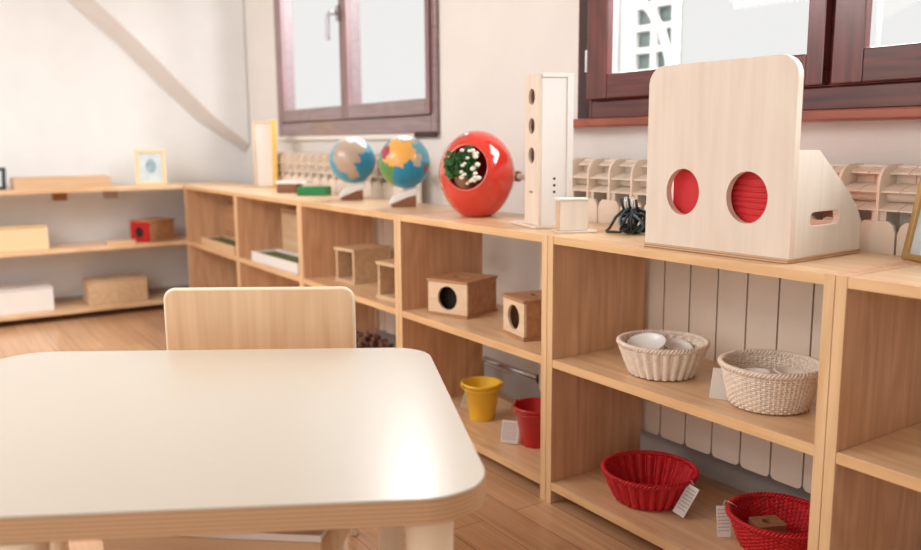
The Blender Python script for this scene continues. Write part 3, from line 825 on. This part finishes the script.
card(tr_, Matrix.Rotation(math.radians(-20), 4, 'Z') @ Matrix.Translation((-.066, -.098, .006)) @ Matrix.Rotation(math.radians(45), 4, 'Z') @ Matrix.Rotation(math.radians(-14), 4, 'X') @ Matrix.Rotation(math.radians(3), 4, 'Y'), .058, .074, 8)

# baskets
def basket(loc, rt, rb, h, mat, label, rings=13, N=40, tr=.0036, sx=1., rz=0, tilt=(0, 0), pair=1, amp=.0032):
    t = thing('wicker_basket', label, 'basket', loc, (tilt[0], tilt[1], rz))
    R = lambda z: rb + (rt - rb) * (z / h) ** .85
    b = MB(); hh = h - .010
    for i in range(rings):
        z = .006 + (hh - .008) * i / (rings - 1); ph = PI * (i // pair); pts = []
        n = N * 4
        for k in range(n):
            a = 2 * PI * k / n; rr_ = R(z) + amp * math.cos(N / 2 * a + ph)
            pts.append((sx * rr_ * math.cos(a), rr_ * math.sin(a), z + .0006 * math.sin(N * a)))
        b.tube(pts, tr * 1.0, 6, closed=True)
    b.obj('weave', mat, t, smooth=True)
    b = MB()
    for k in range(N):
        a = 2 * PI * (k + .0) / N
        b.tube([(sx * R(z) * math.cos(a), R(z) * math.sin(a), z) for z in (.003, h * .3, h * .65, h - .004)], .0030, 6)
    b.obj('stake', mat, t, smooth=True)
    o_ = C.objects[-1]
    b = MB(); n = 220
    for s in range(3):
        pts = []
        for k in range(n):
            a = 2 * PI * k / n; w = a * 26 + s * 2 * PI / 3
            rr_ = R(h) + .0045 * math.cos(w); pts.append((sx * rr_ * math.cos(a), rr_ * math.sin(a), h - .005 + .0045 * math.sin(w)))
        b.tube(pts, .0034, 6, closed=True)
    b.obj('rim', mat, t, smooth=True)
    b = MB()
    for i in range(14):
        rr_ = max(.004, rb * (i + .5) / 14); n = 48
        b.tube([(sx * rr_ * math.cos(2 * PI * k / n), rr_ * math.sin(2 * PI * k / n), .0045 + .001 * math.cos(12 * 2 * PI * k / n + PI * i)) for k in range(n)], rb / 26, 6, closed=True)
    b.obj('base', mat, t, smooth=True)
    return t
S = .0012
b1 = basket((.306, .148, MID + S), .116, .078, .092, 'whitewick', 'whitewashed wicker basket with white dishes, left on the middle shelf', rings=13, N=52, tr=.0044, pair=99, amp=.0045)
b2 = basket((.640, .152, MID + S), .113, .086, .104, 'whitewick', 'whitewashed open-weave basket with white discs beside the side panel', rings=16, N=60, tr=.0025, pair=1, amp=.0020)
b3 = basket((.265, .155, LOW + S), .128, .085, .090, 'redwick', 'red wicker basket standing empty, left on the bottom shelf', rings=14, N=52, tr=.0040, pair=99, amp=.0045)
b4 = basket((.645, .205, LOW + S), .117, .084, .088, 'redwick', 'red wicker basket holding a wooden block, right on the bottom shelf', rings=15, N=60, tr=.0028, pair=1, amp=.0022)

def wtag(parent, mt, w, h, lines): 
    o = card(parent, mt, w, h, lines); return o
def string(parent, pts): MB().tube(pts, .0009, 5).obj('string', 'paper', parent, smooth=True)
RT = lambda a, ax: Matrix.Rotation(math.radians(a), 4, ax)
def world_card(parent, bl, br, tl, lines):
    bl, br, tl = V(bl), V(br), V(tl)
    x = (br - bl); w_ = x.length; x.normalize(); z = tl - bl; h_ = z.length; z.normalize(); x -= z * x.dot(z); x.normalize(); y = z.cross(x)
    m = Matrix((x, y, z)).transposed().to_4x4(); m.translation = bl - parent.location
    return card(parent, m, w_, h_, lines)
def world_string(parent, pts): string(parent, [V(p) - parent.location for p in pts])
world_card(b2, (.538, .062, .4475), (.566, .102, .4475), (.535, .077, .520), 0)
world_string(b2, [(.549, .092, .520), (.552, .09, .548), (.566, .10, .546)])
world_card(b3, (.386, .118, .084), (.416, .133, .084), (.397, .165, .155), 7)
world_string(b3, [(.408, .172, .153), (.398, .175, .160), (.388, .178, .156)])
world_card(b4, (.540, .113, .074), (.560, .140, .074), (.528, .118, .152), 7)
world_string(b4, [(.540, .128, .150), (.545, .130, .170), (.560, .138, .166), (.566, .150, .156)])

# dishes
def dish(loc, rot, rx, ry, h, label, cat='dish', name='white_dish'):
    b = MB(); n = 36; prev = None
    for (k, z) in ((.55, 0), (.8, h * .35), (.95, h * .75), (1., h), (.93, h), (.82, h * .8), (.6, h * .35), (.0, h * .2)):
        row = [b.bm.verts.new((rx * k * math.cos(2 * PI * i / n), ry * k * math.sin(2 * PI * i / n), z)) for i in range(n)] if k > 0 else None
        if prev and row:
            for i in range(n): b.bm.faces.new((prev[i], prev[(i + 1) % n], row[(i + 1) % n], row[i]))
        if prev is None: b.bm.faces.new(row[::-1])
        if row is None: b.bm.faces.new(prev)
        prev = row or prev
    o = b.obj(name, 'white', smooth=True); o.location = loc; o.rotation_euler = rot
    return tag(o, label, cat)
dish((.262, .138, MID + .062), (math.radians(26), math.radians(-8), .5), .056, .044, .022, 'larger white dish leaning in the left whitewashed basket')
dish((.312, .202, MID + .056), (math.radians(14), math.radians(12), .2), .040, .034, .018, 'smaller white dish beside the larger one in the left whitewashed basket')
dish((.605, .135, MID + .058), (math.radians(6), math.radians(-6), 0), .044, .040, .016, 'left white disc inside the right whitewashed basket')
dish((.660, .205, MID + .060), (math.radians(-4), math.radians(6), 0), .042, .040, .016, 'right white disc inside the right whitewashed basket')
# block with a hole in basket 4
t = thing('wooden_block', 'small brown wooden block with a hole inside the right red basket', 'block', (.628, .190, LOW + .012), (0, 0, math.radians(65)))
MB().prism(rounded(-.038, .038, -.03, .03, .008, 4), 0, .052, 'Z', holes=[circle(0, 0, .013, 24)]).obj('body', 'brownwood', t, bevel=.003)
MB().lathe([(.0128, 0), (.0128, .035)], 20).obj('hole', 'dark', t)

# ------------------------------------------------------------------ light
w = bpy.data.worlds.new('world'); bpy.context.scene.world = w; w.use_nodes = True
bg = w.node_tree.nodes['Background']; bg.inputs[0].default_value = (1, .975, .955, 1); bg.inputs[1].default_value = .93
def area(name, loc, target, sx, sy, e, col=(1, 1, 1)):
    l = bpy.data.lights.new(name, 'AREA'); l.shape = 'RECTANGLE'; l.size = sx; l.size_y = sy; l.energy = e; l.color = col
    o = bpy.data.objects.new(name, l); C.objects.link(o); o.location = loc
    o.rotation_euler = (V(target) - V(loc)).to_track_quat('-Z', 'Y').to_euler(); return o
area('window_light', (.4, 1.5, 2.7), (.2, -.8, .5), 2., 1., 85, (1, .98, .97))
area('window_light', (2.1, 1.7, 2.3), (-.2, .05, .9), 1.2, 1., 110, (1, .985, .97))
area('window_light', (-2.4, 1.5, 2.7), (-2.2, -.8, .5), 2., 1., 120, (1, .98, .97))
area('fill_light', (-1.4, -2.6, 2.6), (-1.2, .2, .3), 2.4, 1.4, 62, (1, .96, .91))  # added fill from above and behind, no visible fixture
area('fill_light', (.9, -3.3, 1.7), (.4, .3, .35), 2., 1.4, 19, (1, .97, .94))  # added frontal fill to lift the shelf interiors
area('fill_light', (-1.6, -2.8, 2.5), (-3.9, -.6, 1.2), 2., 1.4, 25, (1, .98, .97))  # added fill aimed at the left wall to brighten it
vs = bpy.context.scene.view_settings; vs.view_transform = 'Standard'; vs.look = 'None'; vs.exposure = 0; vs.gamma = 1

GROUPS = {'shelf_unit': 'shelf units in the row under the windows', 'wicker_basket': 'wicker baskets on the near shelf unit',
          'globe': 'globes on the shelf top', 'bucket': 'small metal buckets on the bottom shelf', 'radiator': 'radiators under the windows',
          'open_box': 'open-fronted boxes on the middle shelf', 'white_dish': 'white dishes in the whitewashed baskets'}
for o in C.objects:
    k = o.name.split('.')[0]
    if o.parent is None and k in GROUPS: o['group'] = GROUPS[k]
